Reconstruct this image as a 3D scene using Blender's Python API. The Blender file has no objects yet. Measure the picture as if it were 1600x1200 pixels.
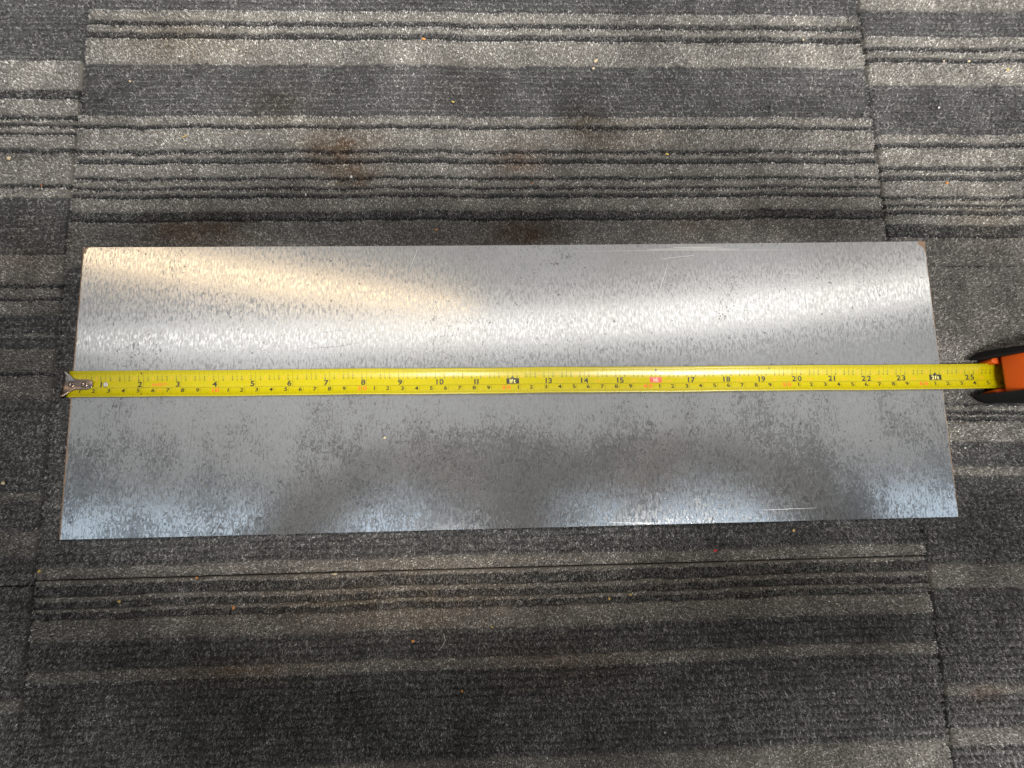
import bpy, bmesh, math, random
import numpy as np
from mathutils import Vector, Matrix, Euler
R = math.radians
sc = bpy.context.scene
COL = sc.collection
rng = np.random.default_rng(7)
random.seed(7)

# ------------------------------------------------------------------ camera
ZP = 0.010                                   # height of the steel sheet's top face above the slab under the carpet
cam_d = bpy.data.cameras.new('camera')
cam = bpy.data.objects.new('camera', cam_d)
COL.objects.link(cam)
cam.location = (0.28421, 0.02601, 0.44652 + ZP)
cam.rotation_euler = (0.1644, -0.03863, -0.02279)
cam_d.sensor_width = 36.0
cam_d.lens = 36.0 * 1000 / 1600
cam_d.clip_start = 0.002
cam_d.clip_end = 50
sc.camera = cam

# ------------------------------------------------------------------ world: an even, dim room
w = bpy.data.worlds.new('World')
sc.world = w
w.use_nodes = True
bg = w.node_tree.nodes['Background']
bg.inputs['Color'].default_value = (1.0, 0.99, 0.97, 1)
bg.inputs['Strength'].default_value = 0.06

# ------------------------------------------------------------------ ceiling lamps and added fill lights
def lamp(name, loc, sx, sy, rz, radiance, color, tilt=0, shape='RECTANGLE'):
    d = bpy.data.lights.new(name, 'AREA')
    d.shape = shape
    d.size, d.size_y = sx, sy
    d.energy = radiance * math.pi * sx * sy      # W for a wanted radiance
    d.color = color
    o = bpy.data.objects.new(name, d)
    COL.objects.link(o)
    o.location = loc
    o.rotation_euler = (R(tilt), 0, R(rz))
    return o
lamp('ceiling_tube_white', (0.95, 0.775, 2.38), 5.2, 0.16, 2.8, 1.75, (1.0, 0.97, 0.91), 0, 'ELLIPSE')
lamp('ceiling_tube_warm', (-1.20, 1.03, 2.37), 3.0, 0.12, -7.3, 2.7, (1.0, 0.72, 0.38), 0, 'ELLIPSE')
lamp('ceiling_bounce_fill_front', (0.9, 1.40, 2.42), 6.0, 1.2, 0, 0.62, (1.0, 0.97, 0.94))  # added area light imitating bounce off the ceiling, not a fixture
lamp('ceiling_bounce_fill_near', (0.9, 0.43, 2.43), 6.0, 0.74, 0, 0.37, (0.92, 0.965, 1.0))  # added dimmer, cooler panel for the ceiling bounce nearer the sheet
lamp('added_fill_front', (0.60, 1.20, 1.05), 1.1, 0.45, 0, 2.8, (1.0, 0.86, 0.70), -42)  # added warm fill for falloff from the front, no real lamp there
lamp('ceiling_panel_cool', (0.75, -0.62, 2.4), 5.0, 1.15, 0, 1.5, (0.66, 0.83, 1.0))
lamp('ceiling_lamp_right', (1.20, -0.62, 2.38), 0.62, 0.40, 0, 116.0, (1.0, 0.965, 0.925))
lamp('ceiling_lamp_left', (0.28, -0.66, 2.38), 0.55, 0.40, 0, 90.0, (1.0, 0.965, 0.925))

sc.view_settings.view_transform = 'Standard'
sc.view_settings.look = 'None'
sc.view_settings.exposure = 0.0
sc.view_settings.gamma = 1.0
sc.cycles.use_denoising = True
sc.cycles.max_bounces = 6

# ------------------------------------------------------------------ helpers
def link(o, parent=None):
    COL.objects.link(o)
    if parent: o.parent = parent
    return o
def mesh_obj(name, me, mats=(), parent=None):
    o = bpy.data.objects.new(name, me)
    for m in (mats if isinstance(mats, (list, tuple)) else [mats]): me.materials.append(m)
    return link(o, parent)
def pydata(name, v, f, mats=(), parent=None, smooth=False):
    me = bpy.data.meshes.new(name)
    me.from_pydata([tuple(map(float, p)) for p in v], [], [tuple(map(int, q)) for q in f])
    if smooth: me.polygons.foreach_set('use_smooth', [True] * len(me.polygons))
    me.update()
    return mesh_obj(name, me, mats, parent)
def bm_obj(name, bm, mats=(), parent=None, smooth=False):
    me = bpy.data.meshes.new(name)
    bm.normal_update(); bm.to_mesh(me); bm.free()
    if smooth: me.polygons.foreach_set('use_smooth', [True] * len(me.polygons))
    return mesh_obj(name, me, mats, parent)
def empty(name, loc=(0, 0, 0)):
    o = bpy.data.objects.new(name, None)
    o.empty_display_size = 0.02
    o.location = loc
    return link(o)
def tag(o, label=None, cat=None, group=None, kind=None):
    if label: o['label'] = label
    if cat: o['category'] = cat
    if group: o['group'] = group
    if kind: o['kind'] = kind
    return o
def np_mesh(name, v, f, colors=None):
    """v (n,3), f (m,k) with k = 3 or 4"""
    me = bpy.data.meshes.new(name)
    n, m, k = len(v), len(f), f.shape[1]
    me.vertices.add(n); me.vertices.foreach_set('co', v.astype(np.float32).ravel())
    me.loops.add(m * k); me.loops.foreach_set('vertex_index', f.astype(np.int32).ravel())
    me.polygons.add(m); me.polygons.foreach_set('loop_start', np.arange(0, m * k, k, dtype=np.int32))
    me.polygons.foreach_set('loop_total', np.full(m, k, dtype=np.int32))
    if colors is not None:
        a = me.color_attributes.new('yarn', 'FLOAT_COLOR', 'POINT')
        c4 = np.ones((n, 4), np.float32); c4[:, :3] = colors
        a.data.foreach_set('color', c4.ravel())
    me.update(calc_edges=True)
    return me

# node helpers
class NT:
    def __init__(s, name):
        s.m = bpy.data.materials.new(name); s.m.use_nodes = True
        s.t = s.m.node_tree; s.b = s.t.nodes['Principled BSDF']
    def n(s, kind, **kw):
        x = s.t.nodes.new(kind)
        for k, v in kw.items(): setattr(x, k, v)
        return x
    def l(s, a, b): s.t.links.new(a, b)
    def set(s, **kw):
        for k, v in kw.items():
            s.b.inputs[k.replace('_', ' ')].default_value = v
    def pos(s, scale=(1, 1, 1), rot=(0, 0, 0)):
        tc = s.n('ShaderNodeTexCoord'); mp = s.n('ShaderNodeMapping')
        mp.inputs['Scale'].default_value = scale; mp.inputs['Rotation'].default_value = rot
        s.l(tc.outputs['Object'], mp.inputs['Vector'])
        return mp.outputs['Vector']
    def noise(s, vec, scale=1.0, detail=2.0, rough=0.5, dist=0.0):
        x = s.n('ShaderNodeTexNoise'); x.inputs['Scale'].default_value = scale
        x.inputs['Detail'].default_value = detail; x.inputs['Roughness'].default_value = rough
        x.inputs['Distortion'].default_value = dist
        s.l(vec, x.inputs['Vector']); return x.outputs['Fac']
    def ramp(s, fac, *stops):
        x = s.n('ShaderNodeValToRGB'); e = x.color_ramp.elements
        while len(e) < len(stops): e.new(0.5)
        for q, (p, c) in zip(e, stops):
            q.position = p; q.color = (c, c, c, 1) if isinstance(c, (int, float)) else (*c, 1)
        s.l(fac, x.inputs['Fac']); return x.outputs['Color']
    def math(s, op, a, b=None, c=None, clamp=False):
        x = s.n('ShaderNodeMath', operation=op); x.use_clamp = clamp
        for i, v in enumerate((a, b, c)):
            if v is None: continue
            if isinstance(v, (int, float)): x.inputs[i].default_value = v
            else: s.l(v, x.inputs[i])
        return x.outputs[0]
    def mix(s, fac, a, b, mode='MIX'):
        x = s.n('ShaderNodeMix', data_type='RGBA', blend_type=mode)
        for i, v in ((0, fac), (6, a), (7, b)):
            if isinstance(v, (int, float)): x.inputs[i].default_value = v
            elif isinstance(v, tuple): x.inputs[i].default_value = (*v, 1)
            else: s.l(v, x.inputs[i])
        return x.outputs[2]
    def bump(s, h, strength, dist, normal=None):
        x = s.n('ShaderNodeBump'); x.inputs['Strength'].default_value = strength
        x.inputs['Distance'].default_value = dist
        s.l(h, x.inputs['Height'])
        if normal is not None: s.l(normal, x.inputs['Normal'])
        return x.outputs['Normal']
def simple(name, color, rough=0.5, metal=0.0, nscale=None, amt=0.15, **kw):
    t = NT(name); t.set(Base_Color=(*color, 1), Roughness=rough, Metallic=metal, **kw)
    if nscale:
        f = t.noise(t.pos(), nscale, 4, 0.6)
        t.l(t.mix(f, tuple(c * (1 - amt) for c in color), tuple(min(1, c * (1 + amt)) for c in color)), t.b.inputs['Base Color'])
        t.l(t.bump(f, 0.15, 0.0004), t.b.inputs['Normal'])
    return t.m

# ------------------------------------------------------------------ materials
def yarn_mat(name, rough):
    t = NT(name); t.set(Roughness=rough); t.b.inputs['Specular IOR Level'].default_value = 0.12
    a = t.n('ShaderNodeAttribute', attribute_name='yarn')
    t.l(a.outputs['Color'], t.b.inputs['Base Color'])
    return t.m
M_PILE = yarn_mat('carpet_pile_yarn', 0.95)
M_BACK = yarn_mat('carpet_backing', 1.0)
M_SLAB = simple('concrete_slab', (0.02, 0.02, 0.02), 0.95, nscale=40)

def steel_mat():
    t = NT('dull_zinc_steel')
    big = t.noise(t.pos((1, 1, 1)), 7.0, 3, 0.55)                       # cloudy zones
    grain = t.noise(t.pos((2200, 420, 300)), 1.0, 3, 0.65)              # rolling grain along the short side
    streak = t.noise(t.pos((740, 210, 100)), 1.0, 3, 0.6, 0.5)
    blot = t.noise(t.pos((400, 270, 100)), 1.0, 3, 0.6, 1.8)
    mid = t.noise(t.pos((34, 26, 30)), 1.0, 3, 0.6)
    fleck = t.noise(t.pos((760, 230, 100)), 1.0, 4, 0.62, 0.4)           # shiny facets
    tc = t.n('ShaderNodeTexCoord'); sp = t.n('ShaderNodeSeparateXYZ'); t.l(tc.outputs['Object'], sp.inputs[0])
    X, Y = sp.outputs[0], sp.outputs[1]
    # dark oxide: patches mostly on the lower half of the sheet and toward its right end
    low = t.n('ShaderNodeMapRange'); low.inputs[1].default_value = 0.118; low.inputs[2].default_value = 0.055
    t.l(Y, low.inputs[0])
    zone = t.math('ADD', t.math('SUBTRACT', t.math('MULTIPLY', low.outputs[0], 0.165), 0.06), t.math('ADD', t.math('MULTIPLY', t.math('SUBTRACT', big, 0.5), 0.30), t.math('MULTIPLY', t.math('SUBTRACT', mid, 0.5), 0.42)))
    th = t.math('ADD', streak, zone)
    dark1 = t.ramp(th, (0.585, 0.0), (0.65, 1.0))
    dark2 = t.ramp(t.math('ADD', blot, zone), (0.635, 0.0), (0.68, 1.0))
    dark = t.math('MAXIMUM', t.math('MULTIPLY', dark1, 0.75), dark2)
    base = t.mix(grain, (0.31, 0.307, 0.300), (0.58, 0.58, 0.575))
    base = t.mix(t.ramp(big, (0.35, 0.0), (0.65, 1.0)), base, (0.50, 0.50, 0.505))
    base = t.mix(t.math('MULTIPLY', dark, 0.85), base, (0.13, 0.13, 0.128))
    base = t.mix(1.0, base, t.ramp(streak, (0.30, 0.84), (0.50, 1.0), (0.66, 1.10)), 'MULTIPLY')
    # small dark pits
    pit = t.ramp(t.noise(t.pos((300, 300, 300)), 1.0, 1, 0.4), (0.735, 0.0), (0.76, 1.0))
    base = t.mix(t.math('MULTIPLY', pit, 0.6), base, (0.10, 0.085, 0.07))
    # rust along the left and right cut edges and at the two upper corners
    edge = t.math('MINIMUM', X, t.math('ADD', t.math('SUBTRACT', 0.6157, X), 0.0004))
    rn = t.noise(t.pos((240, 120, 100)), 1.0, 4, 0.7)
    e1 = t.math('LESS_THAN', t.math('ADD', edge, t.math('MULTIPLY', rn, -0.0022)), -0.0003)
    cl = t.math('ADD', X, t.math('SUBTRACT', 0.203, Y))
    e2 = t.math('LESS_THAN', t.math('ADD', cl, t.math('MULTIPLY', rn, -0.034)), -0.0145)
    cr = t.math('ADD', t.math('SUBTRACT', 0.6157, X), t.math('MULTIPLY', t.math('SUBTRACT', 0.203, Y), 0.6))
    e3 = t.math('LESS_THAN', t.math('ADD', cr, t.math('MULTIPLY', rn, -0.009)), 0.0012)
    rust = t.math('MAXIMUM', t.math('MAXIMUM', e1, e2), e3)
    rcol = t.mix(rn, (0.13, 0.06, 0.022), (0.34, 0.19, 0.075))
    base = t.mix(t.math('MULTIPLY', rust, 0.85), base, rcol)
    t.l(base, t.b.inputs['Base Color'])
    t.l(t.math('SUBTRACT', 0.97, t.math('MULTIPLY', rust, 0.9)), t.b.inputs['Metallic'])
    shiny = t.ramp(fleck, (0.47, 0.0), (0.60, 1.0))
    ro = t.math('SUBTRACT', 0.17, t.math('MULTIPLY', shiny, 0.085))
    ro = t.math('ADD', ro, t.math('MULTIPLY', dark, 0.07))
    ro = t.math('ADD', ro, t.math('MULTIPLY', rust, 0.3))
    t.l(ro, t.b.inputs['Roughness'])
    nb = t.bump(grain, 0.05, 0.0001)
    nb = t.bump(fleck, 0.05, 0.0002, nb)
    nb = t.bump(t.math('SUBTRACT', 1.0, dark), 0.04, 0.0002, nb)
    t.l(nb, t.b.inputs['Normal'])
    # most of the face is bare metal with a compact lobe; oxide haze and rust scatter diffusely
    gl = t.n('ShaderNodeBsdfGlossy', distribution='BECKMANN')
    t.l(base, gl.inputs['Color']); t.l(ro, gl.inputs['Roughness']); t.l(nb, gl.inputs['Normal'])
    t.b.inputs['Roughness'].default_value = .7
    for lk in list(t.b.inputs['Roughness'].links) + list(t.b.inputs['Metallic'].links): t.t.links.remove(lk)
    t.b.inputs['Metallic'].default_value = 0.0
    mx = t.n('ShaderNodeMixShader')
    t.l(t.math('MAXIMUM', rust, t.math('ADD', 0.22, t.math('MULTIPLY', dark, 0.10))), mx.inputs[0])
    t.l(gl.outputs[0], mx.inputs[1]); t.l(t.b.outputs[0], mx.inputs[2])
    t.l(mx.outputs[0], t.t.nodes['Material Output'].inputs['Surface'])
    return t.m
M_STEEL = steel_mat()
M_SCRATCH = simple('bright_scratch', (0.66, 0.655, 0.63), 0.35, 0.6)
M_DSCRATCH = simple('dark_scratch', (0.10, 0.09, 0.08), 0.6, 0.3)
def yellow_mat():
    t = NT('yellow_tape_enamel'); t.set(Roughness=0.30, Specular_IOR_Level=0.35)
    f = t.noise(t.pos(), 120, 4, 0.6)
    t.l(t.mix(f, (0.40, 0.335, 0.001), (0.46, 0.39, 0.002)), t.b.inputs['Base Color'])
    t.l(t.ramp(t.noise(t.pos(), 300, 3, 0.6), (0.3, 0.20), (0.7, 0.30)), t.b.inputs['Roughness'])
    return t.m
M_YEL = yellow_mat()
M_INK = simple('black_ink', (0.018, 0.016, 0.012), 0.45)
M_FINE = simple('thin_black_ink', (0.055, 0.045, 0.008), 0.45)
M_RED = simple('orange_red_ink', (0.72, 0.13, 0.02), 0.45)
M_RED2 = simple('faded_red_ink', (0.72, 0.30, 0.02), 0.45)
M_REDBOX = simple('red_block_ink', (0.66, 0.09, 0.055), 0.4)
M_BOX = simple('black_block_ink', (0.03, 0.026, 0.012), 0.4)
M_PALE = simple('pale_yellow_print', (0.82, 0.74, 0.22), 0.4)
M_PINK = simple('pale_pink_print', (0.85, 0.45, 0.33), 0.4)
M_CHROME = simple('worn_nickel', (0.27, 0.21, 0.175), 0.2, 1.0, nscale=500, amt=0.25)
M_GROM = simple('grommet_ring', (0.62, 0.58, 0.50), 0.35, 0.7)
M_MOUTH_SHADE = simple('mouth_shade_black', (0.02, 0.02, 0.02), 0.8)
M_ORANGE = simple('orange_plastic', (0.62, 0.088, 0.006), 0.42, nscale=900, amt=0.06)
M_RUBBER = simple('black_rubber', (0.008, 0.008, 0.008), 0.85, nscale=700, amt=0.3, Specular_IOR_Level=0.2)

# ------------------------------------------------------------------ floor: slab > carpet tiles > pile
slab = pydata('floor', [(-3, -3, -0.004), (4, -3, -0.004), (4, 3, -0.004), (-3, 3, -0.004)], [(0, 1, 2, 3)], M_SLAB)
tag(slab, 'dark floor slab under the carpet tiles', kind='structure')

TS = 0.6075                      # tile size
X0, X1 = -0.0160, -0.0160 + TS   # middle column
# stripes per tile: (upper y, lower y, kind)  L light flat yarn, M medium, D dark rib with groove, K dark looped field
UP = [(.581,.56,'L'),(.56,.548,'D'),(.548,.52,'L'),(.52,.46,'K'),(.46,.44,'L'),(.44,.397,'K'),(.3971,.3886,'L'),(.3886,.3832,'D'),(.3832,.3782,'L'),(.3782,.3724,'D'),(.3724,.3509,'L'),
      (.3509,.3077,'K'),(.3077,.3013,'L'),(.3013,.2976,'D'),(.2976,.2813,'L'),(.2813,.2771,'D'),(.2771,.2737,'L'),(.2737,.2693,'D'),
      (.2693,.2595,'L'),(.2595,.2562,'D'),(.2562,.2513,'L'),(.2513,.2482,'D'),(.2482,.2456,'L'),(.2456,.2421,'D'),(.2421,.2319,'L'),
      (.2319,.2243,'D'),(.2243,.19,'M'),(.19,-.0178,'K'),(-.0178,-.0265,'L')]
LOW = [(-.0265,-.0296,'L'),(-.0296,-.0367,'D'),(-.0367,-.0399,'L'),(-.0399,-.0446,'D'),(-.0446,-.0470,'L'),(-.0470,-.0516,'D'),
       (-.0516,-.0652,'L'),(-.0652,-.0834,'K'),(-.0834,-.0912,'L'),(-.0912,-.1458,'K'),(-.1458,-.168,'L'),(-.168,-.21,'K'),(-.21,-.22,'L'),(-.22,-.64,'K')]
LFT = [(.581,.55,'L'),(.55,.47,'K'),(.47,.46,'L'),(.46,.3538,'K'),(.3538,.33,'L'),(.33,.3217,'D'),(.3217,.309,'L'),(.309,.3045,'D'),(.3045,.3022,'L'),(.3022,.2990,'D'),
       (.2990,.2952,'L'),(.2952,.2928,'D'),(.2928,.2825,'L'),(.2825,.278,'D'),(.278,.272,'M'),(.272,.2544,'L'),(.2544,.251,'D'),
       (.251,.2435,'L'),(.2435,.2006,'K'),(.2006,.1792,'M'),(.1792,.1755,'D'),(.1755,.169,'M'),(.169,.166,'D'),(.166,.1558,'M'),
       (.1558,.1419,'K'),(.1419,.1391,'M'),(.1391,.1313,'K'),(.1313,.1148,'M'),(.1148,.1125,'D'),(.1125,.0965,'M'),(.0965,.0325,'K'),
       (.0325,.027,'M'),(.027,.0068,'K'),(.0068,-.0106,'M'),(-.0106,-.0295,'K')]
LFL = [(-.0295,-.10,'K'),(-.10,-.108,'M'),(-.108,-.16,'K'),(-.16,-.18,'L'),(-.18,-.64,'K')]
RGT = [(.425,.4029,'L'),(.4029,.378,'K'),(.378,.3694,'L'),(.3694,.3645,'D'),(.3645,.3595,'L'),(.3595,.3551,'D'),(.3551,.3354,'L'),
       (.3354,.2924,'K'),(.2924,.2859,'L'),(.2859,.2815,'D'),(.2815,.2665,'L'),(.2665,.2620,'D'),(.2620,.2585,'L'),(.2585,.2542,'D'),(.2542,.2420,'L'),
       (.2420,.2385,'D'),(.2385,.2349,'L'),(.2349,.2322,'D'),(.2322,.2297,'L'),(.2297,.2259,'D'),(.2259,.2182,'L'),(.2182,.2079,'D'),
       (.2079,.186,'M'),(.186,.1848,'D'),(.1848,.081,'M'),(.081,.079,'D'),(.079,.0755,'L'),(.0755,.0722,'D'),(.0722,.0710,'L'),(.0710,.0677,'D'),
       (.0677,.0525,'L'),(.0525,.0347,'K'),(.0347,.0283,'L'),(.0283,-.033,'K'),(-.033,-.0493,'L'),(-.0493,-.1125,'K'),(-.1125,-.1189,'L'),
       (-.1189,-.1397,'K'),(-.1397,-.1508,'L'),(-.1508,-.1825,'K')]
CODE = {'L': 0, 'M': 1, 'D': 2, 'K': 3}

def vnoise(x, y, seed):
    """smooth value noise on the plane (unit lattice)"""
    r = np.random.default_rng(seed); T = r.random((257, 257))
    xi = np.floor(x).astype(int); yi = np.floor(y).astype(int)
    fx = x - xi; fy = y - yi; fx = fx * fx * (3 - 2 * fx); fy = fy * fy * (3 - 2 * fy)
    a = T[xi % 256, yi % 256]; b = T[(xi + 1) % 256, yi % 256]; c = T[xi % 256, (yi + 1) % 256]; d = T[(xi + 1) % 256, (yi + 1) % 256]
    return (a * (1 - fx) + b * fx) * (1 - fy) + (c * (1 - fx) + d * fx) * fy

def profile(stripes, x, y, seed):
    """kind code and pile height at points"""
    edges = np.array([s[1] for s in stripes][:-1])[::-1]           # ascending lower bounds
    kinds = np.array([CODE[s[2]] for s in stripes])[::-1]
    tops = np.array([s[0] for s in stripes])[::-1]; bots = np.array([s[1] for s in stripes])[::-1]
    yw = y + (vnoise(x * 28, y * 3 + 9, seed) - .5) * 0.0020 + (vnoise(x * 160, y * 40, seed + 1) - .5) * 0.0012
    idx = np.clip(np.searchsorted(bots, yw, side='right') - 1, 0, len(kinds) - 1)
    k = kinds[idx]
    dl = yw - bots[idx]; du = tops[idx] - yw
    h = np.full(x.shape, 0.0080)
    row = yw / 0.0049
    knob = np.abs(np.sin(np.pi * row)) ** .7
    along = np.sin(2 * np.pi * (x / 0.0043 + vnoise(x * 60, np.floor(row) * 1.7, seed + 2) * 2.5 + np.floor(row) * .37)) * .5 + .5
    hk = 0.0034 + 0.0030 * knob + 0.0020 * along * knob
    h = np.where(k == 3, hk, h)
    hd = 0.0072 - 0.0058 * np.exp(-(dl / 0.0009) ** 2) - 0.0006 * np.exp(-(du / 0.0012) ** 2)
    h = np.where(k == 2, hd, h)
    hm = np.where(k == 1, 0.0074, 0.0080) - 0.0004 * (1 - np.abs(np.sin(np.pi * row)))
    roll = (0.0020 * np.clip((tops - bots)[idx] / .008 - .25, .1, 1)) * np.exp(-(np.minimum(dl, du) / 0.0010) ** 2)    # ribs rounded at both rims
    h = np.where(k <= 1, hm - roll, h)
    return k, h

STAINS = [  # x, y, rx, ry, strength, colour multiplier
    (.178, .279, .030, .020, .85, (.56, .44, .35)), (.190, .258, .020, .012, .6, (.56, .45, .36)), (.075, .216, .042, .014, .75, (.60, .47, .36)),
    (.315, .214, .030, .012, .7, (.62, .45, .33)), (.312, .270, .022, .012, .5, (.75, .52, .38)), (.130, .318, .030, .016, .6, (.55, .48, .38)),
    (.365, .302, .018, .022, .6, (.55, .5, .44)), (.060, .372, .05, .02, .35, (.8, .68, .5)), (.39, .29, .05, .02, .35, (.75, .66, .58)),
    (.50, .225, .06, .015, .35, (.7, .62, .55)), (.22, -.045, .12, .03, .35, (.9, .68, .48)), (.12, -.088, .05, .01, .55, (.74, .56, .42)),
    (.33, -.09, .06, .02, .3, (.85, .62, .45)), (-.04, .205, .03, .03, .3, (.85, .68, .5)), (.67, .22, .03, .02, .25, (.85, .7, .5)),
    (.44, .22, .03, .01, .35, (.7, .6, .5)), (.62, -.118, .012, .006, .6, (.9, .68, .6)), (.27, .33, .03, .02, .25, (.85, .75, .65)),
    (.45, -.04, .12, .02, .25, (.9, .78, .62))]
def tint(x, y):
    m = np.ones((len(x), 3))
    for sx, sy, rx, ry, s, c in STAINS:
        q = (x - sx) ** 2 / rx ** 2 + (y - sy) ** 2 / ry ** 2
        a = 1.1 * s * np.exp(-q * 1.2) * (0.15 + .9 * vnoise(x * 150, y * 150, 31) + .9 * vnoise(x * 520, y * 520, 32))
        a = np.clip(a, 0, 1)[:, None]
        m *= 1 - a + a * np.array(c)
    cloud = 0.74 + 0.52 * vnoise(x * 22, y * 26, 55)
    soil = 0.80 + 0.40 * vnoise(x * 75 + 5, y * 75, 56)
    return m * (cloud * soil)[:, None]

BASE = {0: (.17, .158, .138), 1: (.12, .113, .103), 2: (.030, .030, .030), 3: (.065, .065, .065)}  # rib stripes backed darker: groove shade put into the colour
def yarn_colour(k, x, y, n):
    lightish = np.array([[.50,.482,.448],[.42,.403,.372],[.30,.287,.265],[.17,.163,.152],[.055,.053,.050],[.66,.64,.605]])
    medium = np.array([[.42,.395,.365],[.31,.292,.268],[.19,.18,.168],[.085,.082,.077],[.50,.475,.445],[.25,.237,.22]])
    darkish = np.array([[.125,.122,.119],[.18,.176,.171],[.062,.061,.06],[.255,.25,.243],[.39,.38,.368],[.145,.142,.137]])
    pick = rng.integers(0, 6, n)
    c = np.where((k == 0)[:, None], lightish[pick], np.where((k == 1)[:, None], medium[pick], darkish[pick]))
    c = np.where((k == 2)[:, None], c * .9, c)
    stray = rng.random(n) < 0.07
    c[stray] = medium[pick[stray]]
    return c * (0.62 + 0.8 * rng.random(n) ** 1.5)[:, None]

def in_plate(x, y, m=0.0): return (x > m) & (x < .6157 - m) & (y > m) & (y < .203 - m)

def make_tile(x0, x1, y0, y1, stripes, seed, view=True, sgap=1.0):
    g = 0.0006 + .0006 * sgap * view
    nx = 150 if view else 12; ny = int((y1 - y0) / (0.0011 if view else 0.004))
    xs = np.linspace(x0 + g, x1 - g, nx); ys = np.linspace(y0 + .0003, y1 - .0003, ny)
    gx, gy = np.meshgrid(xs, ys); fx, fy = gx.ravel(), gy.ravel()
    k, h = profile(stripes, fx, fy, seed)
    h = h - 0.0014
    e = np.minimum.reduce([fx - x0, x1 - fx, fy - y0, y1 - fy])
    h = h - 0.0018 * np.exp(-(e / 0.0016) ** 2)
    col = np.array([BASE[i] for i in range(4)])[k] * tint(fx, fy)
    v = np.stack([fx, fy, h], 1)
    i = np.arange(nx * ny).reshape(ny, nx)
    f = np.stack([i[:-1, :-1], i[:-1, 1:], i[1:, 1:], i[1:, :-1]], -1).reshape(-1, 4)
    # skirt down to the slab
    rim = np.concatenate([i[0, :], i[1:, -1], i[-1, -2::-1], i[-2:0:-1, 0]])
    low = v[rim].copy(); low[:, 2] = -0.0035
    nb = len(v); m = len(rim); j = np.arange(m); j2 = (j + 1) % m
    f = np.concatenate([f, np.stack([rim[j], nb + j, nb + j2, rim[j2]], 1)])
    col = np.concatenate([col, np.full((m, 3), .008)])
    o = mesh_obj('carpet_tile', np_mesh('carpet_tile', np.concatenate([v, low]), f, col), M_BACK, slab)
    if not view: return o
    # ---- pile: every fibre tip is a thin blade of yarn
    ax0, ax1 = max(x0 + .0008, -.165), min(x1 - .0008, .80); ay0, ay1 = max(y0 + .0008, -.225), min(y1 - .0008, .47)
    n = int((ax1 - ax0) * (ay1 - ay0) * 1e6 * 3.1)
    x = ax0 + (ax1 - ax0) * rng.random(n); y = ay0 + (ay1 - ay0) * rng.random(n)
    keep = ~in_plate(x, y, 0.004); x, y = x[keep], y[keep]
    k, h = profile(stripes, x, y, seed)
    fray = np.minimum(x - x0, x1 - x) > .0002 + .0016 * vnoise(y * 130, y * 17, seed + 60) * sgap      # worn, slightly open seams
    keep = fray & ~((k == 2) & (h < .0040) & (rng.random(len(x)) < .8))
    x, y, k, h = x[keep], y[keep], k[keep], h[keep]; n = len(x)
    # loops: pull the fibres of a dark field to the loop tops
    e = np.minimum.reduce([x - x0, x1 - x, y - y0, y1 - y])
    h = h - 0.0020 * np.exp(-(e / 0.0014) ** 2)
    L = np.where(k == 0, .0011, np.where(k == 1, .0012, .0016)) * (0.55 + 0.9 * rng.random(n))
    lean = np.where(k <= 1, R(46), R(60)) + (rng.random(n) - .5) * R(56)
    az = rng.random(n) * 2 * np.pi
    # pile lies a little toward -y in the dark ribs
    az = np.where((k >= 2) & (rng.random(n) < .5), -np.pi / 2 + (rng.random(n) - .5) * 1.6, az)
    long = rng.random(n) < 0.006
    L = np.where(long, L * 2.3, L); lean = np.where(long, R(80), lean)
    wd = np.where(k <= 1, .00044, .00042) * (0.7 + .6 * rng.random(n)); wd = np.where(long, wd * .5, wd)
    d = np.stack([np.sin(lean) * np.cos(az), np.sin(lean) * np.sin(az), np.cos(lean)], 1) * L[:, None]
    tip = np.stack([x, y, h], 1) + d * 0.5
    root = np.stack([x, y, h], 1) - d * 0.5
    root[:, 2] -= 0.0004
    cap = in_plate(x, y, -0.004)
    tip[cap, 2] = np.minimum(tip[cap, 2], .0084)
    s = np.stack([-np.sin(az), np.cos(az), (rng.random(n) - .5)], 1) * (wd * .5)[:, None]
    top_off = s * 0.55
    P = np.empty((n, 3, 3)); P[:, 0] = root + s; P[:, 1] = root - s; P[:, 2] = tip
    # half of the blades carry the wide end up (cut yarn tips)
    up = (rng.random(n) < .5)
    P[up, 0] = tip[up] + s[up]; P[up, 1] = tip[up] - s[up]; P[up, 2] = root[up]
    cl = vnoise(x * 820 + 3, y * 900, seed + 40); cl2 = vnoise(x * 330, y * 420 + 7, seed + 41)
    clump = np.where(k <= 1, 0.52 + 1.15 * cl ** 1.3 + .2 * cl2, 0.34 + .62 * cl + .58 * cl2)
    clump = np.where(k == 1, clump * 0.98, clump)
    P[:, :, 2] += np.where(k <= 1, .0007, .0010)[:, None] * (cl - .55)[:, None]
    P[:, :, 2] = np.where(cap[:, None], np.minimum(P[:, :, 2], .0084), P[:, :, 2])
    c = yarn_colour(k, x, y, n) * tint(x, y) * clump[:, None]
    C3 = np.repeat(c, 3, axis=0)
    me = np_mesh('carpet_pile', P.reshape(-1, 3), np.arange(3 * n).reshape(n, 3), C3)
    p = mesh_obj('carpet_pile', me, M_PILE, o)
    tag(p, kind='stuff')
    return o
make_tile(X0, X1, -.0265, .581, UP, 11)
make_tile(X0, X1, -.0265 - TS, -.0265, LOW, 12)
make_tile(X0 - TS, X0, -.0295, .578, LFT, 13)
make_tile(X0 - TS, X0, -.0295 - TS, -.0295, LFL, 14)
make_tile(X1, X1 + TS, -.1825, .425, RGT, 15)
make_tile(X1, X1 + TS, -.1825 - TS, -.1825, [(a - TS, b - TS, c) for a, b, c in RGT], 16, view=False)
make_tile(X1, X1 + TS, .425, .425 + TS, [(a + TS, b + TS, c) for a, b, c in RGT], 17, view=False)

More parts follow.
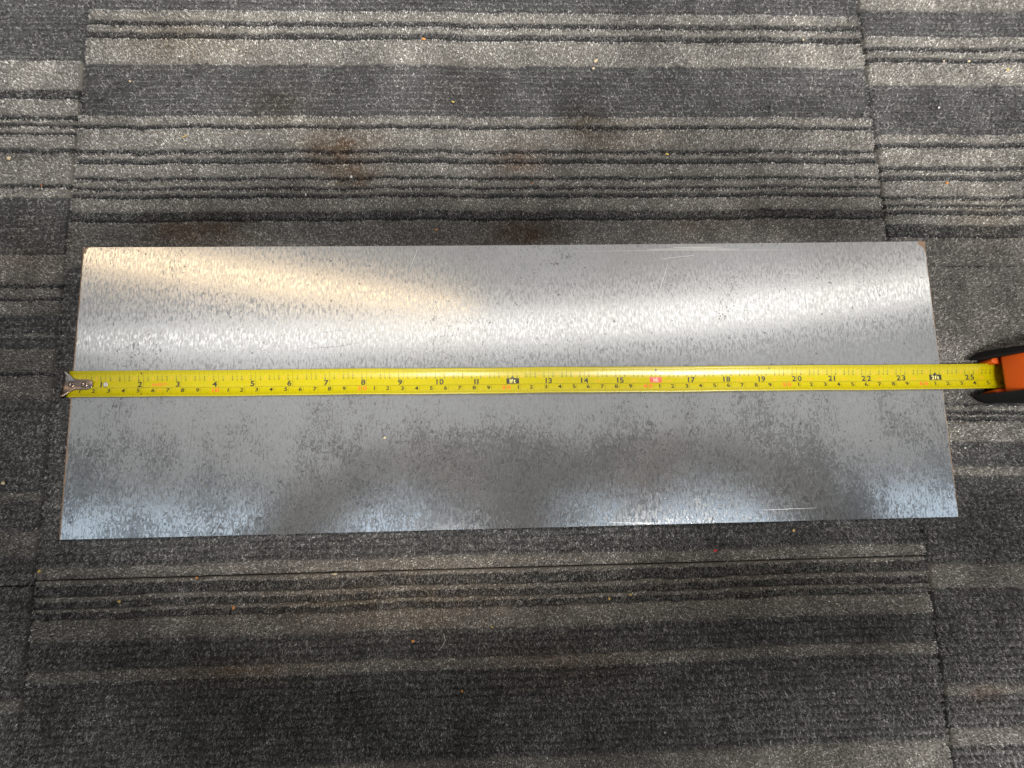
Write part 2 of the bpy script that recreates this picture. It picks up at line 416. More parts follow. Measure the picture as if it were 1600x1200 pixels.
for i, oy, pat, base in ((-2, -.10, UP, -.0265), (-2, -.10 - TS, UP, -.0265), (2, -.30, UP, -.0265), (2, -.30 + TS, UP, -.0265), (-2, -.10 + TS, UP, -.0265),
                         (-1, .578, UP, -.0265), (0, .581, UP, -.0265), (1, .425 + 2 * TS, UP, -.0265), (-1, .578 + TS, UP, -.0265), (0, .581 + TS, UP, -.0265)):
    make_tile(X0 + i * TS, X0 + (i + 1) * TS, oy, oy + TS, [(a + oy - base, b + oy - base, c) for a, b, c in pat], 20 + i, view=False)

# ------------------------------------------------------------------ steel sheet
PW, PH, PT = 0.6157, 0.2030, 0.0012
def warp(x, y):
    """slight bow of the thin sheet; returns z of the top face"""
    u = (x - PW * .47) / (PW * .5)
    return ZP + 0.0005 * u * u + 0.0012 * u * u * (y / PH - .5) * 2 + 0.0002 * math.sin(9 * x + 1) * (y / PH)
def make_sheet():
    nx, ny = 110, 36
    v, f = [], []
    for j in range(ny + 1):
        for i in range(nx + 1):
            x, y = PW * i / nx, PH * j / ny
            v.append((x, y, warp(x, y)))
    n1 = len(v)
    for j in range(ny):
        for i in range(nx):
            a = j * (nx + 1) + i
            f.append((a, a + 1, a + nx + 2, a + nx + 1))
    v += [(x, y, z - PT) for x, y, z in v]
    f += [tuple(n1 + q for q in reversed(t)) for t in f[:]]
    rim = [i for i in range(nx + 1)] + [j * (nx + 1) + nx for j in range(1, ny + 1)] + [ny * (nx + 1) + i for i in range(nx - 1, -1, -1)] + [j * (nx + 1) for j in range(ny - 1, 0, -1)]
    nb = len(v); m = len(rim)
    v += [v[a] for a in rim] + [v[n1 + a] for a in rim]
    f += [(nb + i, nb + m + i, nb + m + (i + 1) % m, nb + (i + 1) % m) for i in range(m)]
    return pydata('steel_sheet', v, f, M_STEEL, smooth=False)
sheet = make_sheet()
sheet.data.polygons.foreach_set('use_smooth', [abs(p.normal.z) > .5 for p in sheet.data.polygons])
tag(sheet, 'dull grey steel sheet with dark oxide flecks lying flat on the striped carpet tiles', 'metal sheet')
def scratch(name, lines, mat):
    v, f = [], []
    for (xa, ya), (xb, yb), wd, bow in lines:
        n = 14; d = Vector((xb - xa, yb - ya)); nrm = Vector((-d.y, d.x)).normalized()
        for i in range(n + 1):
            t = i / n
            p = Vector((xa, ya)) + d * t + nrm * bow * 4 * t * (1 - t)
            ww = wd * (0.25 + math.sin(math.pi * min(.97, t + .03)) ** .5) * .5
            for s in (-1, 1):
                q = p + nrm * ww * s
                v.append((q.x, q.y, warp(q.x, q.y) + 0.00006))
            if i: b = len(v); f.append((b - 4, b - 3, b - 1, b - 2))
    return tag(pydata(name, v, f, mat, sheet), kind='stuff')
scratch('scratch', [((.2365,.2005),(.2305,.1835),.00035,0),((.4205,.1885),(.4045,.1490),.0003,.0006),((.398,.1745),(.392,.156),.00022,0),
    ((.415,.1915),(.440,.1940),.00025,0),((.405,.1990),(.475,.1985),.0004,.0002),((.425,.2003),(.462,.2002),.0004,0),((.35,.1978),(.53,.1972),.00018,.0004),
    ((.0815,.1985),(.0945,.1962),.0003,-.0008),((.118,.1935),(.1205,.1910),.0004,0),((.368,.0025),(.410,.0012),.00014,-.0006),((.476,.0080),(.514,.0086),.00015,0)], M_SCRATCH)
scratch('dark_scratch', [((.158,.1275),(.195,.1310),.00014,-.0008),((.165,.1385),(.19,.1405),.0001,.0003),((.048,.167),(.075,.177),.00014,.001),
    ((.083,.08),(.081,.05),.00018,.0004),((.505,.079),(.5045,.073),.0004,0),((.534,.075),(.535,.064),.0003,.0002)], M_DSCRATCH)

# ------------------------------------------------------------------ tape measure
tape = empty('tape_measure', (0.655, 0.099, 0.0))
tag(tape, 'yellow tape measure pulled out across the steel sheet from its orange and black case', 'tape measure')
TINV = Matrix.Translation(-tape.location)
def to_tape(o):
    o.parent = tape; o.matrix_parent_inverse = TINV.copy(); return o
HW, DEP = 0.0090, 0.0021
SX0 = -0.0026
def zc(s):     # height of the blade's centre line
    n = s / .0254
    return ZP + float(np.interp(n, [-1, 0, 3, 6, 10, 26, 40], [.0006, .0007, .0012, .0018, .0022, .0025, .0026])) + .0001 * math.sin(n * 1.1)
def blade_pt(s, v, off=0.0):
    """s metres along the blade from the hook, v = 0 upper edge ... 1 lower edge"""
    u = 1 - 2 * v
    z = zc(s) + DEP * u * u
    wob = 0.00012 * math.sin(s * 41) + .00008 * math.sin(s * 97 + 1)
    y = .1041 + u * HW - .0077 * s + wob
    nz = 1 / math.sqrt(1 + (2 * DEP * u / HW) ** 2); ny = -2 * DEP * u / HW * nz
    return (SX0 + s * 1.0042 + .0077 * u * HW, y + ny * off, z + nz * off)
def make_blade():
    ns, nv = 220, 14; S1 = .0254 * 27.4
    v, f = [], []
    for lay in (0, -0.00014):
        for i in range(ns + 1):
            for j in range(nv + 1): v.append(blade_pt(.0012 + (S1 - .0012) * i / ns, j / nv, lay))
    n1 = (ns + 1) * (nv + 1); q = lambda i, j: i * (nv + 1) + j
    for i in range(ns):
        for j in range(nv):
            t = (q(i, j), q(i, j + 1), q(i + 1, j + 1), q(i + 1, j))
            f.append(t); f.append(tuple(n1 + a for a in reversed(t)))
    rim = [q(i, 0) for i in range(ns + 1)] + [q(ns, j) for j in range(1, nv + 1)] + [q(i, nv) for i in range(ns - 1, -1, -1)] + [q(0, j) for j in range(nv - 1, 0, -1)]
    for a, b in zip(rim, rim[1:] + rim[:1]): f.append((b, n1 + b, n1 + a, a))
    o = pydata('blade', v, f, M_YEL, smooth=True)
    return to_tape(o)
blade = make_blade()
def under_blade(o):
    o.parent = blade; return o
def _unused(o):
    o.parent = blade; o.matrix_parent_inverse = TINV.copy(); return o
OFF = 0.00005
class Ink:
    def __init__(s): s.v, s.f = [], []
    def strip(s, pts, wd):
        """polyline of (s, v) drawn as a strip wd wide along s (ticks) """
        b = len(s.v)
        for a, v in pts: s.v += [blade_pt(a - wd / 2, v, OFF), blade_pt(a + wd / 2, v, OFF)]
        for i in range(len(pts) - 1): s.f.append((b + 2 * i, b + 2 * i + 1, b + 2 * i + 3, b + 2 * i + 2))
    def tick(s, a, v0, v1, wd=.00016):
        n = max(1, int(abs(v1 - v0) / .06)); s.strip([(a, v0 + (v1 - v0) * i / n) for i in range(n + 1)], wd)
    def rect(s, s0, s1, v0, v1, off=OFF):
        n = max(1, int((s1 - s0) / .003)); m = max(1, int((v1 - v0) / .05)); b = len(s.v)
        for i in range(n + 1):
            for j in range(m + 1): s.v.append(blade_pt(s0 + (s1 - s0) * i / n, v0 + (v1 - v0) * j / m, off))
        for i in range(n):
            for j in range(m): a = b + i * (m + 1) + j; s.f.append((a, a + 1, a + m + 2, a + m + 1))
    def poly(s, pts, off=OFF):
        b = len(s.v); s.v += [blade_pt(a, v, off) for a, v in pts]; s.f.append(tuple(range(b, b + len(pts))))
    def text(s, txt, s0, vbase, height, wx=1.0, align='l', bold=0.0, gap=0.0, off=OFF, shear=0.0):
        """height in metres; s0 = left / centre / right along the blade; vbase = baseline in v"""
        verts, faces, width = glyphs(txt, bold, gap / height / max(wx, .01) * 0.73 if gap else 0)
        k = height / .73
        W = width * k * wx
        a0 = s0 if align == 'l' else s0 - W / 2 if align == 'c' else s0 - W
        b = len(s.v)
        for x, y in verts: s.v.append(blade_pt(a0 + (x + shear * y) * k * wx, vbase - y * k / (2 * HW), off))
        s.f += [tuple(b + q for q in t) for t in faces]
    def build(s, name, mat): return tag(under_blade(pydata(name, s.v, s.f, mat)), kind='stuff')
_G = {}
def glyph(ch, bold):
    if (ch, bold) in _G: return _G[(ch, bold)]
    cu = bpy.data.curves.new('g', 'FONT'); cu.body = ch; cu.size = 1.0; cu.resolution_u = 3; cu.offset = bold; cu.fill_mode = 'FRONT'
    o = bpy.data.objects.new('g', cu); COL.objects.link(o)
    dg = bpy.context.evaluated_depsgraph_get(); me = o.evaluated_get(dg).to_mesh()
    vs = [(p.co.x, p.co.y) for p in me.vertices]; fs = [tuple(p.vertices) for p in me.polygons]
    o.evaluated_get(dg).to_mesh_clear(); bpy.data.objects.remove(o); bpy.data.curves.remove(cu)
    if vs:
        x0 = min(a for a, b in vs); x1 = max(a for a, b in vs); vs = [(a - x0, b) for a, b in vs]; wdt = x1 - x0
    else: wdt = .25
    _G[(ch, bold)] = (vs, fs, wdt); return _G[(ch, bold)]
def glyphs(txt, bold, gap):
    V, F, x = [], [], 0.0
    for c in txt:
        vs, fs, wd = glyph(c, bold); b = len(V)
        V += [(a + x, q) for a, q in vs]; F += [tuple(b + i for i in t) for t in fs]
        x += wd + .09 + gap
    return V, F, x - .09 - gap
IN = .0254
fine, fine_red, ink, red, faint, mm, line, boxes, redbox, pale, pink = (Ink() for _ in range(11))
LAST = 26
for k in range(2, LAST * 32):                         # inch scale, upper edge
    a = k * IN / 32
    if k % 32 == 0: fine.tick(a, .012, .64, .00017)
    elif k % 16 == 0: fine.tick(a, .012, .20, .00017)
    elif k % 4 == 0: fine.tick(a, .012, .165, .00016)
    elif k % 2 == 0: fine.tick(a, .012, .105, .00013)
    else: fine.tick(a, .012, .070, .00011)
FR = ['1/8', '1/4', '3/8', '1/2', '5/8', '3/4', '7/8']
for n in range(0, LAST):
    for q, t in enumerate(FR, 1):
        if n == 0 and q < 4: continue
        a = n * IN + q * IN / 8
        I = fine_red if q % 2 == 0 and q != 4 or q == 2 else fine
        nu, de = t.split('/')
        I.text(nu, a, .275, .00125, 1.1, 'c', .02); I.text(de, a, .385, .00125, 1.1, 'c', .02)
        I.rect(a - .00035, a + .00035, .288, .296)
for n in range(1, LAST):
    a = n * IN; t = str(n)
    if n in (12, 24):
        boxes.rect(a - .0043, a + .0046, .40, .62); boxes.poly([(a - .0015, .402), (a + .0015, .402), (a, .30)])
        pale.text('1ft' if n == 12 else '2ft', a + .0001, .585, .0027, 1.05, 'c', .03, off=.00010)
    elif n == 16:
        redbox.rect(a - .0044, a + .0042, .40, .62); pink.text('16', a, .59, .0031, 1.2, 'c', .02, off=.00010)
    elif n < 10: ink.text(t, a - (.0024 if n == 1 else .0008), .617, .0038, 1.2, 'r', .024)
    else: ink.text(t, a + .0001, .617, .0038, 1.14, 'c', .024, gap=.0007)
    if n > 12 and n not in (24, 16): faint.text(f'{n // 12}-{n % 12}', a + IN * .30, .60, .0021, 1.15, 'l', 0)
    if n == 16: faint.text('1-4', a + IN * .30, .60, .0021, 1.15, 'l', 0)
red.text('16FEET', 2 * IN + .0062, .595, .0021, 1.22, 'l', .012)
red.rect(2 * IN + .0178, 2 * IN + .0184, .535, .555)
faint.text('5m', 2 * IN + .0093, .80, .0019, 1.2, 'l', .0, shear=.2)
line.rect(.0075, LAST * IN + .03, .643, .652)
for k in range(4, 690):                                # millimetre scale, lower edge
    a = k * .001
    if k % 10 == 0: mm.tick(a, .66, .985, .00014)
    elif k % 5 == 0: mm.tick(a, .83, .985, .00013)
    else: mm.tick(a, .885, .985, .00011)
for c in range(1, 69):
    a = c * .01
    if c % 10 == 0: red.text(str(c), a + .0003, .838, .0030, 1.32, 'c', .022, gap=.0007)
    elif c == 1: ink.text('1', a - .0008, .836, .0028, 1.25, 'r', .02)
    else: ink.text(str(c % 10), a - .0009, .836, .0028, 1.28, 'r', .02)
for a, v, r in ((16 * IN, .13, .0011), (487.7 / 1000, .10, .0008), (2 * IN - .0012, .10, .0008), (.0506, .90, .0006)):
    boxes.poly([(a - r * .75, v), (a, v + r * .075 / .00108 * .9), (a + r * .75, v), (a, v - r * .075 / .00108 * .9)])
fine.build('printed_inch_ticks', M_FINE); mm.build('printed_millimetre_ticks', M_FINE); line.build('printed_divider_line', M_FINE)
fine_red.build('printed_red_fractions', M_RED2); ink.build('printed_black_numbers', M_INK); red.build('printed_red_numbers', M_RED)
faint.build('printed_feet_inch_marks', M_RED2); boxes.build('printed_black_blocks', M_BOX); redbox.build('printed_red_block', M_REDBOX)
pale.build('printed_foot_marks', M_PALE); pink.build('printed_block_number', M_PINK)

# hook: flared nickel plate riveted to the blade, its lip bent down over the sheet's edge
def make_hook():
    bm = bmesh.new()
    # outline in (x, v) on the blade, lip on the left
    up = [(-.0044, -.02), (-.0026, .015), (-.0004, .14), (.0018, .255), (.0036, .305), (.0114, .31), (.0136, .345), (.0149, .42)]
    dn = [(-.0060, 1.02), (-.0038, .985), (-.0012, .87), (.0014, .765), (.0034, .725), (.0112, .715), (.0136, .68), (.0149, .60)]
    rows = []
    for (xa, va), (xb, vb) in zip(up, dn):
        r = []
        for i in range(9):
            t = i / 8; x = xa + (xb - xa) * t; v = va + (vb - va) * t
            p = Vector(blade_pt(x - SX0, v, .0006)); p.x = x
            p.z += .0004 * (1 - abs(2 * t - 1)) * (1 if x > .004 else .3)
            r.append(bm.verts.new(p))
        rows.append(r)
    lip = []
    for vtx in rows[0]:
        p = vtx.co.copy(); p.x -= .0009; p.z -= .0012; lip.append(bm.verts.new(p))
    lip2 = []
    for vtx in lip:
        p = vtx.co.copy(); p.x -= .0004; p.z = .0025; lip2.append(bm.verts.new(p))
    rows = [lip2, lip] + rows
    for a, b in zip(rows, rows[1:]):
        for i in range(8): bm.faces.new((a[i], a[i + 1], b[i + 1], b[i]))
    o = bm_obj('end_hook', bm, M_CHROME, smooth=True)
    s = o.modifiers.new('thick', 'SOLIDIFY'); s.thickness = .0007; s.offset = 0
    b = o.modifiers.new('bevel', 'BEVEL'); b.width = .00025; b.segments = 2; b.limit_method = 'ANGLE'
    return to_tape(o)
hook = make_hook()
def dome(name, x, v, r, hgt, mat, parent_fn, ring=False):
    p = Vector(blade_pt(x - SX0, v, .0008)); p.x = x
    prof = [(r, 0), (r * .97, hgt * .35), (r * .8, hgt * .75), (r * .5, hgt), (r * .38, hgt * .72), (r * .2, hgt * .45), (0.00001, hgt * .4)] if ring else \
           [(r, 0), (r * .95, hgt * .4), (r * .72, hgt * .8), (r * .35, hgt), (0.00001, hgt * 1.05)]
    n = 20; vv = [(p.x + q * math.cos(2 * math.pi * i / n), p.y + q * math.sin(2 * math.pi * i / n), p.z + z) for q, z in prof for i in range(n)]
    ff = [(k * n + i, k * n + (i + 1) % n, (k + 1) * n + (i + 1) % n, (k + 1) * n + i) for k in range(len(prof) - 1) for i in range(n)]
    return parent_fn(pydata(name, vv, ff, mat, smooth=True))
def under_hook(o):
    o.parent = hook; return o
def _unused2(o):
    o.parent = hook; o.matrix_parent_inverse = TINV.copy(); return o
dome('rivet', .0006, .52, .0022, .0009, M_CHROME, under_hook, True)
dome('rivet', .0095, .515, .0024, .0009, M_CHROME, under_hook, True)
gr = dome('grommet', .0233, .515, .0017, .0002, M_GROM, under_blade, True)

# case: orange body between black rubber shells, standing upright, blade leaving its mouth low at the front
CY = .0985
def extrude_y(name, prof, y0, y1, mat, bev, seg=3, ramp=None):
    bm = bmesh.new()
    a = [bm.verts.new((x, y0, z)) for x, z in prof]; b = [bm.verts.new((x, y1, z)) for x, z in prof]
    n = len(prof)
    bm.faces.new(a); bm.faces.new(b[::-1])
    for i in range(n): bm.faces.new((a[(i + 1) % n], a[i], b[i], b[(i + 1) % n]))
    bmesh.ops.recalc_face_normals(bm, faces=bm.faces)
    o = bm_obj(name, bm, mat, smooth=True)
    m = o.modifiers.new('bevel', 'BEVEL'); m.width = bev; m.segments = seg; m.limit_method = 'ANGLE'; m.angle_limit = R(28)
    o.modifiers.new('wn', 'WEIGHTED_NORMAL')
    return o
def arc(cx, cz, r, a0, a1, n): return [(cx + r * math.cos(R(a0 + (a1 - a0) * i / n)), cz + r * math.sin(R(a0 + (a1 - a0) * i / n))) for i in range(n + 1)]
def case_profile(dx, dz):
    """side outline (x, z) of the D-shaped body grown by dx / dz"""
    return [(.6515 - dx, .0232), (.6555 - dx, .037), (.6645 - dx, .052 + dz * .5), (.6770, .062 + dz), (.700, .066 + dz)] + \
        arc(.712, .046, .020 + dz, 80, 0, 6)[0:] + [(.734 + dx, .012), (.730 + dx, .0105)] + [(.6665, .0110), (.6655, .0212), (.6535 - dx, .0214)]
def build_case():
    body = extrude_y('case', case_profile(0, 0), CY - .0136, CY + .0136, M_ORANGE, .0022)
    to_tape(body)
    # the lower jaw with its two cheeks beside the blade, in plan
    bm = bmesh.new()
    for s in (1, -1):
        yb = .1017 - .0035          # blade centre here
        yi = yb + s * .0092; yo = CY + s * .0141
        nose = .6455
        pl = [(nose + .0035, yi), (nose + .0008, yi + s * (yo - yi) * s * .25 * s), (nose + .0010, yo - s * .0018), (nose + .0032, yo - s * .0004), (.668, yo), (.668, yi)]
        pl[1] = (nose + .0006, yi + (yo - yi) * .30)
        a = [bm.verts.new((x, y, .0085)) for x, y in pl]; b = [bm.verts.new((x + .0016, y, .0195)) for x, y in pl]
        n = len(pl); bm.faces.new(a); bm.faces.new(b[::-1])
        for i in range(n): bm.faces.new((a[i], a[(i + 1) % n], b[(i + 1) % n], b[i]))
    bmesh.ops.recalc_face_normals(bm, faces=bm.faces)
    jaw = bm_obj('jaw', bm, M_ORANGE, body, smooth=True)
    jaw.parent = body
    m = jaw.modifiers.new('bevel', 'BEVEL'); m.width = .0011; m.segments = 3; m.limit_method = 'ANGLE'
    # dark sheet that stands in for the shade inside the mouth
    mo = pydata('mouth', [(.6650, CY - .0110, .010), (.6650, CY + .0110, .010), (.6650, CY + .0110, .0212), (.6650, CY - .0110, .0212)], [(0, 1, 2, 3)], M_MOUTH_SHADE)
    mo.parent = body
    # seam line between the two moulded halves
    for s in (1, -1):
        rp = [(.6350, .0085), (.6362, .0150), (.6410, .0245), (.6500, .0365), (.6610, .0520), (.6745, .0625), (.700, .0665)] + arc(.712, .046, .0208, 80, 0, 6) + [(.7365, .0125), (.733, .0085)]
        y0, y1 = sorted((CY + s * .0128, CY + s * .0192))
        g = extrude_y('rubber_grip', rp, y0, y1, M_RUBBER, .0030)
        to_tape(g)
        # round its front in plan: pull the outer side back
        for v in g.data.vertices:
            if abs(v.co.y - (CY + s * .0192)) < 1e-5: v.co.x = v.co.x + .0100 if v.co.x < .665 else v.co.x
    sole = extrude_y('rubber_sole', [(.6480, .0082), (.6490, .0106), (.735, .0104), (.735, .0082)], CY - .0172, CY + .0172, M_RUBBER, .0008)
    to_tape(sole)
build_case()

# ------------------------------------------------------------------ crumbs and scraps on the carpet
def crumb_mat(name, c): return simple(name, c, 0.75, nscale=900, amt=0.25)
MC = {'orange': crumb_mat('orange_crumb', (.62, .27, .07)), 'pale': crumb_mat('pale_wood_crumb', (.62, .50, .32)), 'white': crumb_mat('white_crumb', (.72, .70, .66)),
      'yellow': crumb_mat('yellow_crumb', (.66, .47, .13)), 'red': crumb_mat('red_scrap', (.62, .03, .03)), 'brown': crumb_mat('brown_crumb', (.35, .13, .06))}
def crumb(name, x, y, z, lx, ly, lz, rot, mat, seed, label, cat):
    r = random.Random(seed); bm = bmesh.new()
    bmesh.ops.create_icosphere(bm, subdivisions=1, radius=.5)
    for v in bm.verts: v.co *= .72 + .5 * r.random()
    bmesh.ops.transform(bm, matrix=Matrix.Rotation(r.random() * 6, 3, 'X').to_4x4(), verts=bm.verts)
    bmesh.ops.scale(bm, vec=(lx, ly, lz), verts=bm.verts)
    o = bm_obj(name, bm, MC[mat]); o.location = (x, y, z); o.rotation_euler = (0, 0, R(rot))
    return tag(o, label, cat, 'crumbs and scraps dropped on the carpet')
CZ = .0088
crumb('crumb', 0.2409, 0.3719, CZ, 0.0034, 0.0021, 0.0018, -20, 'orange', 3, 'orange crumb beside the second dark groove near the top middle', 'crumb')
crumb('crumb', 0.2251, 0.3801, CZ, 0.0019, 0.0016, 0.0014, -30, 'white', 4, 'small white crumb just above the orange crumb near the top middle', 'crumb')
crumb('crumb', 0.3744, 0.3540, CZ, 0.0037, 0.0022, 0.0020, 40, 'pale', 5, 'pale crumb, upper one of a close pair at the top right of centre', 'crumb')
crumb('crumb', 0.3721, 0.3474, CZ, 0.0026, 0.0019, 0.0017, 30, 'pale', 6, 'pale crumb, lower one of a close pair at the top right of centre', 'crumb')
crumb('crumb', 0.5411, 0.3735, CZ, 0.0019, 0.0027, 0.0017, 0, 'pale', 7, 'pale crumb on a dark rib left of the upper right tile seam', 'crumb')
crumb('crumb', 0.6539, 0.3555, CZ, 0.0019, 0.0016, 0.0014, 0, 'pale', 8, 'smaller left one of two pale crumbs on the top right tile', 'crumb')
crumb('crumb', 0.6744, 0.3551, CZ, 0.0029, 0.0019, 0.0017, 10, 'pale', 9, 'larger right one of two pale crumbs on the top right tile', 'crumb')
crumb('crumb', 0.7056, 0.3479, CZ, 0.0034, 0.0018, 0.0015, 35, 'yellow', 10, 'yellowish flake near the right border on the top right tile', 'crumb')
crumb('crumb', 0.6422, 0.2513, CZ, 0.0037, 0.0021, 0.0018, 15, 'orange', 11, 'orange crumb on the right tile above the right end of the sheet', 'crumb')
crumb('crumb', 0.6442, 0.3148, CZ, 0.0016, 0.0021, 0.0014, 0, 'white', 12, 'white crumb on the dark looped band of the right tile', 'crumb')
crumb('crumb', 0.2502, 0.2158, CZ, 0.0029, 0.0016, 0.0014, 0, 'orange', 13, 'orange crumb on the brownish stripe just behind the sheet', 'crumb')
crumb('crumb', 0.1874, 0.2579, CZ, 0.0021, 0.0021, 0.0018, 0, 'white', 14, 'round white crumb beside the brown stain behind the sheet', 'crumb')
crumb('crumb', 0.1545, 0.2438, CZ, 0.0013, 0.0024, 0.0011, 10, 'white', 15, 'narrow white crumb left of the brown stain behind the sheet', 'crumb')
crumb('crumb', 0.2632, 0.3188, CZ, 0.0027, 0.0013, 0.0011, -20, 'yellow', 16, 'thin yellow sliver on the dark looped band behind the sheet', 'sliver')
crumb('crumb', 0.4254, 0.2755, CZ, 0.0035, 0.0013, 0.0011, -8, 'yellow', 17, 'yellow sliver lying in a groove behind the right half of the sheet', 'sliver')
crumb('straw_sliver', 0.0640, 0.2903, CZ, 0.0048, 0.0011, 0.0010, 18, 'yellow', 18, 'bent yellow straw sliver on the light stripe at upper left', 'sliver')
crumb('crumb', 0.0213, 0.3350, CZ, 0.0018, 0.0018, 0.0015, 0, 'pale', 19, 'pale crumb on the dark looped band at upper left', 'crumb')
crumb('crumb', -0.0604, 0.2731, CZ, 0.0029, 0.0029, 0.0025, 0, 'pale', 20, 'pale round crumb near the left border above the sheet', 'crumb')
crumb('crumb', -0.0402, 0.0380, CZ, 0.0032, 0.0026, 0.0022, 0, 'pale', 21, 'pale crumb at the left border beside the lower half of the sheet', 'crumb')
crumb('crumb', -0.0113, -0.0201, CZ, 0.0019, 0.0027, 0.0017, 0, 'yellow', 22, 'yellowish crumb on the seam at lower left below the sheet corner', 'crumb')
crumb('crumb', 0.0908, -0.0270, CZ, 0.0026, 0.0019, 0.0017, 0, 'orange', 23, 'orange crumb on the tile seam at lower left', 'crumb')
crumb('crumb', 0.0416, -0.0407, CZ, 0.0021, 0.0018, 0.0015, 0, 'yellow', 24, 'yellow crumb on the thin light stripe at lower left', 'crumb')
crumb('crumb', 0.1159, -0.0469, CZ, 0.0021, 0.0026, 0.0018, 0, 'orange', 25, 'amber crumb on the lower thin light stripe at lower left', 'crumb')
crumb('crumb', 0.1815, -0.0271, CZ, 0.0042, 0.0019, 0.0017, 5, 'pale', 26, 'largest pale chip lying on the tile seam below the sheet', 'chip')
crumb('crumb', 0.2336, -0.0715, CZ, 0.0024, 0.0026, 0.0021, 0, 'orange', 27, 'orange crumb on the dark band below the sheet middle', 'crumb')
crumb('crumb', 0.2658, -0.1036, CZ, 0.0024, 0.0021, 0.0018, 20, 'orange', 28, 'orange crumb lowest of all in the shadow at the bottom', 'crumb')
crumb('crumb', 0.3802, -0.0460, CZ, 0.0026, 0.0014, 0.0013, -5, 'yellow', 29, 'right one of two yellow crumbs on a thin stripe below the sheet', 'crumb')
crumb('crumb', 0.3657, -0.0481, CZ, 0.0014, 0.0021, 0.0013, 0, 'yellow', 30, 'left one of two yellow crumbs on a thin stripe below the sheet', 'crumb')
crumb('crumb', 0.2862, -0.0642, CZ, 0.0027, 0.0010, 0.0008, -35, 'yellow', 31, 'thin yellow sliver on the grey stripe below the sheet middle', 'sliver')
crumb('red_scrap', 0.4408, -0.0185, CZ, 0.0032, 0.0013, 0.0011, 25, 'red', 32, 'tiny red plastic scrap on the carpet below the sheet', 'scrap')
crumb('crumb', 0.4967, -0.0065, CZ, 0.0021, 0.0019, 0.0017, 0, 'yellow', 33, 'yellow crumb just below the lower edge of the sheet at right', 'crumb')
crumb('crumb', 0.3984, -0.1338, CZ, 0.0013, 0.0016, 0.0011, 0, 'white', 34, 'white speck on the dark carpet at the bottom right of centre', 'crumb')
crumb('crumb', 0.6275, 0.0481, CZ, 0.0013, 0.0016, 0.0011, 0, 'white', 35, 'white speck on the carpet right of the sheet below the tape case', 'crumb')
crumb('crumb', -0.0352, 0.2515, CZ, 0.0032, 0.0010, 0.0008, -75, 'brown', 36, 'small brown sliver on the left tile beside a groove', 'sliver')
crumb('crumb', 0.3216, 0.2523, CZ, 0.0021, 0.0013, 0.0011, 0, 'brown', 37, 'reddish brown crumb in a groove behind the sheet middle', 'crumb')
crumb('crumb', 0.2141, 0.0634, ZP + .0005, .0026, .0015, .0010, 35, 'pale', 77, 'dry pale crumb stuck on the steel sheet below the tape', 'crumb')
cu = [(0.2539, -0.0672), (0.2551, -0.0714), (0.2536, -0.0745), (0.2506, -0.0777)]
tv, tf = [], []
for i in range(13):
    t = i / 12; q = t * 3; a = min(2, int(q)); r = q - a
    x = cu[a][0] * (1 - r) + cu[a + 1][0] * r; y = cu[a][1] * (1 - r) + cu[a + 1][1] * r
    for s in range(4): tv.append((x + .00018 * math.cos(s * math.pi / 2), y, .0092 + .00018 * math.sin(s * math.pi / 2)))
    if i:
        for s in range(4): b = len(tv) - 8; tf.append((b + s, b + (s + 1) % 4, b + 4 + (s + 1) % 4, b + 4 + s))
tag(pydata('lint_thread', tv, tf, MC['white']), 'short white lint thread on the dark band below the sheet', 'thread', 'crumbs and scraps dropped on the carpet')


# ------------------------------------------------------------------ the photographer kneeling behind the sheet (seen only as reflection and shadow)
def skin_figure(name, joints, bones, root, mat, parent=None, sub=2):
    me = bpy.data.meshes.new(name); names = list(joints)
    me.from_pydata([joints[k][:3] for k in names], [(names.index(a), names.index(b)) for a, b in bones], [])
    o = mesh_obj(name, me, mat, parent)
    m = o.modifiers.new('skin', 'SKIN'); m.use_smooth_shade = True
    for i, k in enumerate(names):
        r = joints[k][3]; rr = r if isinstance(r, tuple) else (r, r)
        me.skin_vertices[0].data[i].radius = rr
    me.skin_vertices[0].data[names.index(root)].use_root = True
    s = o.modifiers.new('sub', 'SUBSURF'); s.levels = s.render_levels = sub
    return o

M_CLOTH = simple('dark_clothing', (0.24, 0.22, 0.20), 0.9, nscale=300, amt=0.3)
M_SKIN = simple('skin', (0.42, 0.26, 0.19), 0.5, nscale=200, amt=0.08)
M_HAIR = simple('dark_hair', (0.03, 0.022, 0.016), 0.7, nscale=300, amt=0.3)
M_PHONE = simple('black_glass', (0.01, 0.01, 0.012), 0.25)
PX = .35
person = empty('person', (PX, -.55, .008))
tag(person, 'person in drab clothing kneeling at the sheet, holding a phone over it', 'person')
J = {'pelvis': (PX, -.53, .46, .16), 'waist': (PX, -.45, .58, .15), 'chest': (PX, -.32, .69, .155), 'neck': (PX, -.16, .73, .06), 'skull': (PX - .01, -.07, .73, .075), 'crown': (PX - .01, -.01, .74, .06)}
B = [('pelvis', 'waist'), ('waist', 'chest'), ('chest', 'neck'), ('neck', 'skull'), ('skull', 'crown')]
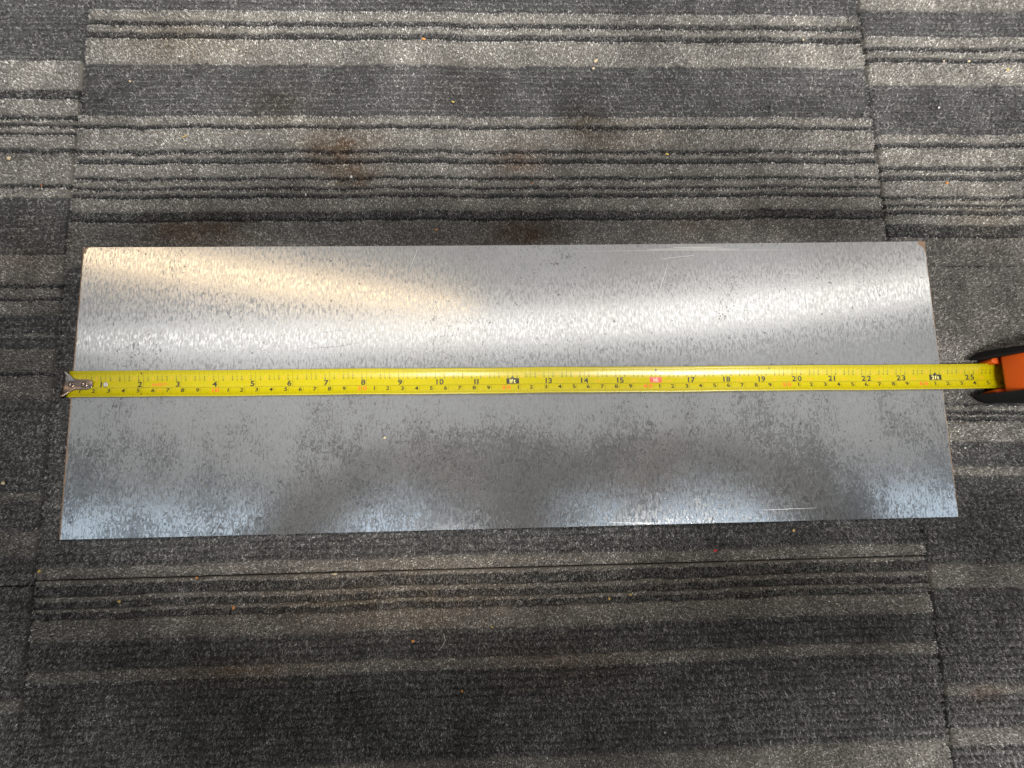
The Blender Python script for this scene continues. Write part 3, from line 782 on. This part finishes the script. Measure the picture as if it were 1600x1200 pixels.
for s, q in ((-1, 'l'), (1, 'r')):
    J.update({q + 'sh': (PX + s * .20, -.29, .73, .075), q + 'el': (PX + (-.40 if s < 0 else .52), -.08, .49, .055), q + 'wr': (PX + (-.185 if s < 0 else .25), .09, .50, .032),
              q + 'hip': (PX + s * .11, -.53, .40, .12), q + 'kn': (PX + s * .20, -.33, .075, .068), q + 'an': (PX + s * .17, -.75, .055, .04), q + 'toe': (PX + s * .17, -.86, .04, .035)})
    B += [('chest', q + 'sh'), (q + 'sh', q + 'el'), (q + 'el', q + 'wr'), ('pelvis', q + 'hip'), (q + 'hip', q + 'kn'), (q + 'kn', q + 'an'), (q + 'an', q + 'toe')]
body = skin_figure('body', J, B, 'pelvis', M_CLOTH)
PINV = Matrix.Translation(-person.location)
def to_person(o): o.parent = person; o.matrix_parent_inverse = PINV.copy(); return o
to_person(body)
for s in (-1, 1):
    PX = .35 if s < 0 else .40
    h = {'w': (PX + s * .185, .09, .50, .028), 'p': (PX + s * .13, .055, .490, (.038, .022))}
    hb = [('w', 'p')]
    for i, (dy, ln) in enumerate(((-.030, .055), (-.010, .066), (.012, .064), (.032, .055))):
        h[f'a{i}'] = (PX + s * .105, dy + .045, .482, .0095); h[f'b{i}'] = (PX + s * (.105 - ln * .5), dy + .047, .480, .0085); h[f'c{i}'] = (PX + s * (.105 - ln), dy + .045, .486, .0075)
        hb += [('p', f'a{i}'), (f'a{i}', f'b{i}'), (f'b{i}', f'c{i}')]
    h['t0'] = (PX + s * .115, -.012, .497, .012); h['t1'] = (PX + s * .085, -.012, .497, .010); hb += [('p', 't0'), ('t0', 't1')]
    to_person(skin_figure('hand', h, hb, 'w', M_SKIN, sub=1))
PX = .35
bm = bmesh.new(); bmesh.ops.create_uvsphere(bm, u_segments=20, v_segments=12, radius=.1)
for v in bm.verts: v.co = Vector((v.co.x * .86, v.co.y * 1.05, v.co.z)) + Vector((PX - .01, -.04, .76))
to_person(bm_obj('hair', bm, M_HAIR, smooth=True))
bm = bmesh.new(); bmesh.ops.create_cube(bm, size=1)
bmesh.ops.scale(bm, vec=(.166, .080, .008), verts=bm.verts)
bmesh.ops.bevel(bm, geom=bm.edges[:], offset=.003, segments=3, affect='EDGES')
phone = bm_obj('phone', bm, M_PHONE)
phone.matrix_world = Matrix.Translation(cam.location) @ cam.rotation_euler.to_matrix().to_4x4() @ Matrix.Translation((.072, .026, .0052))
tag(phone, 'black phone held level over the sheet by the kneeling person', 'phone')
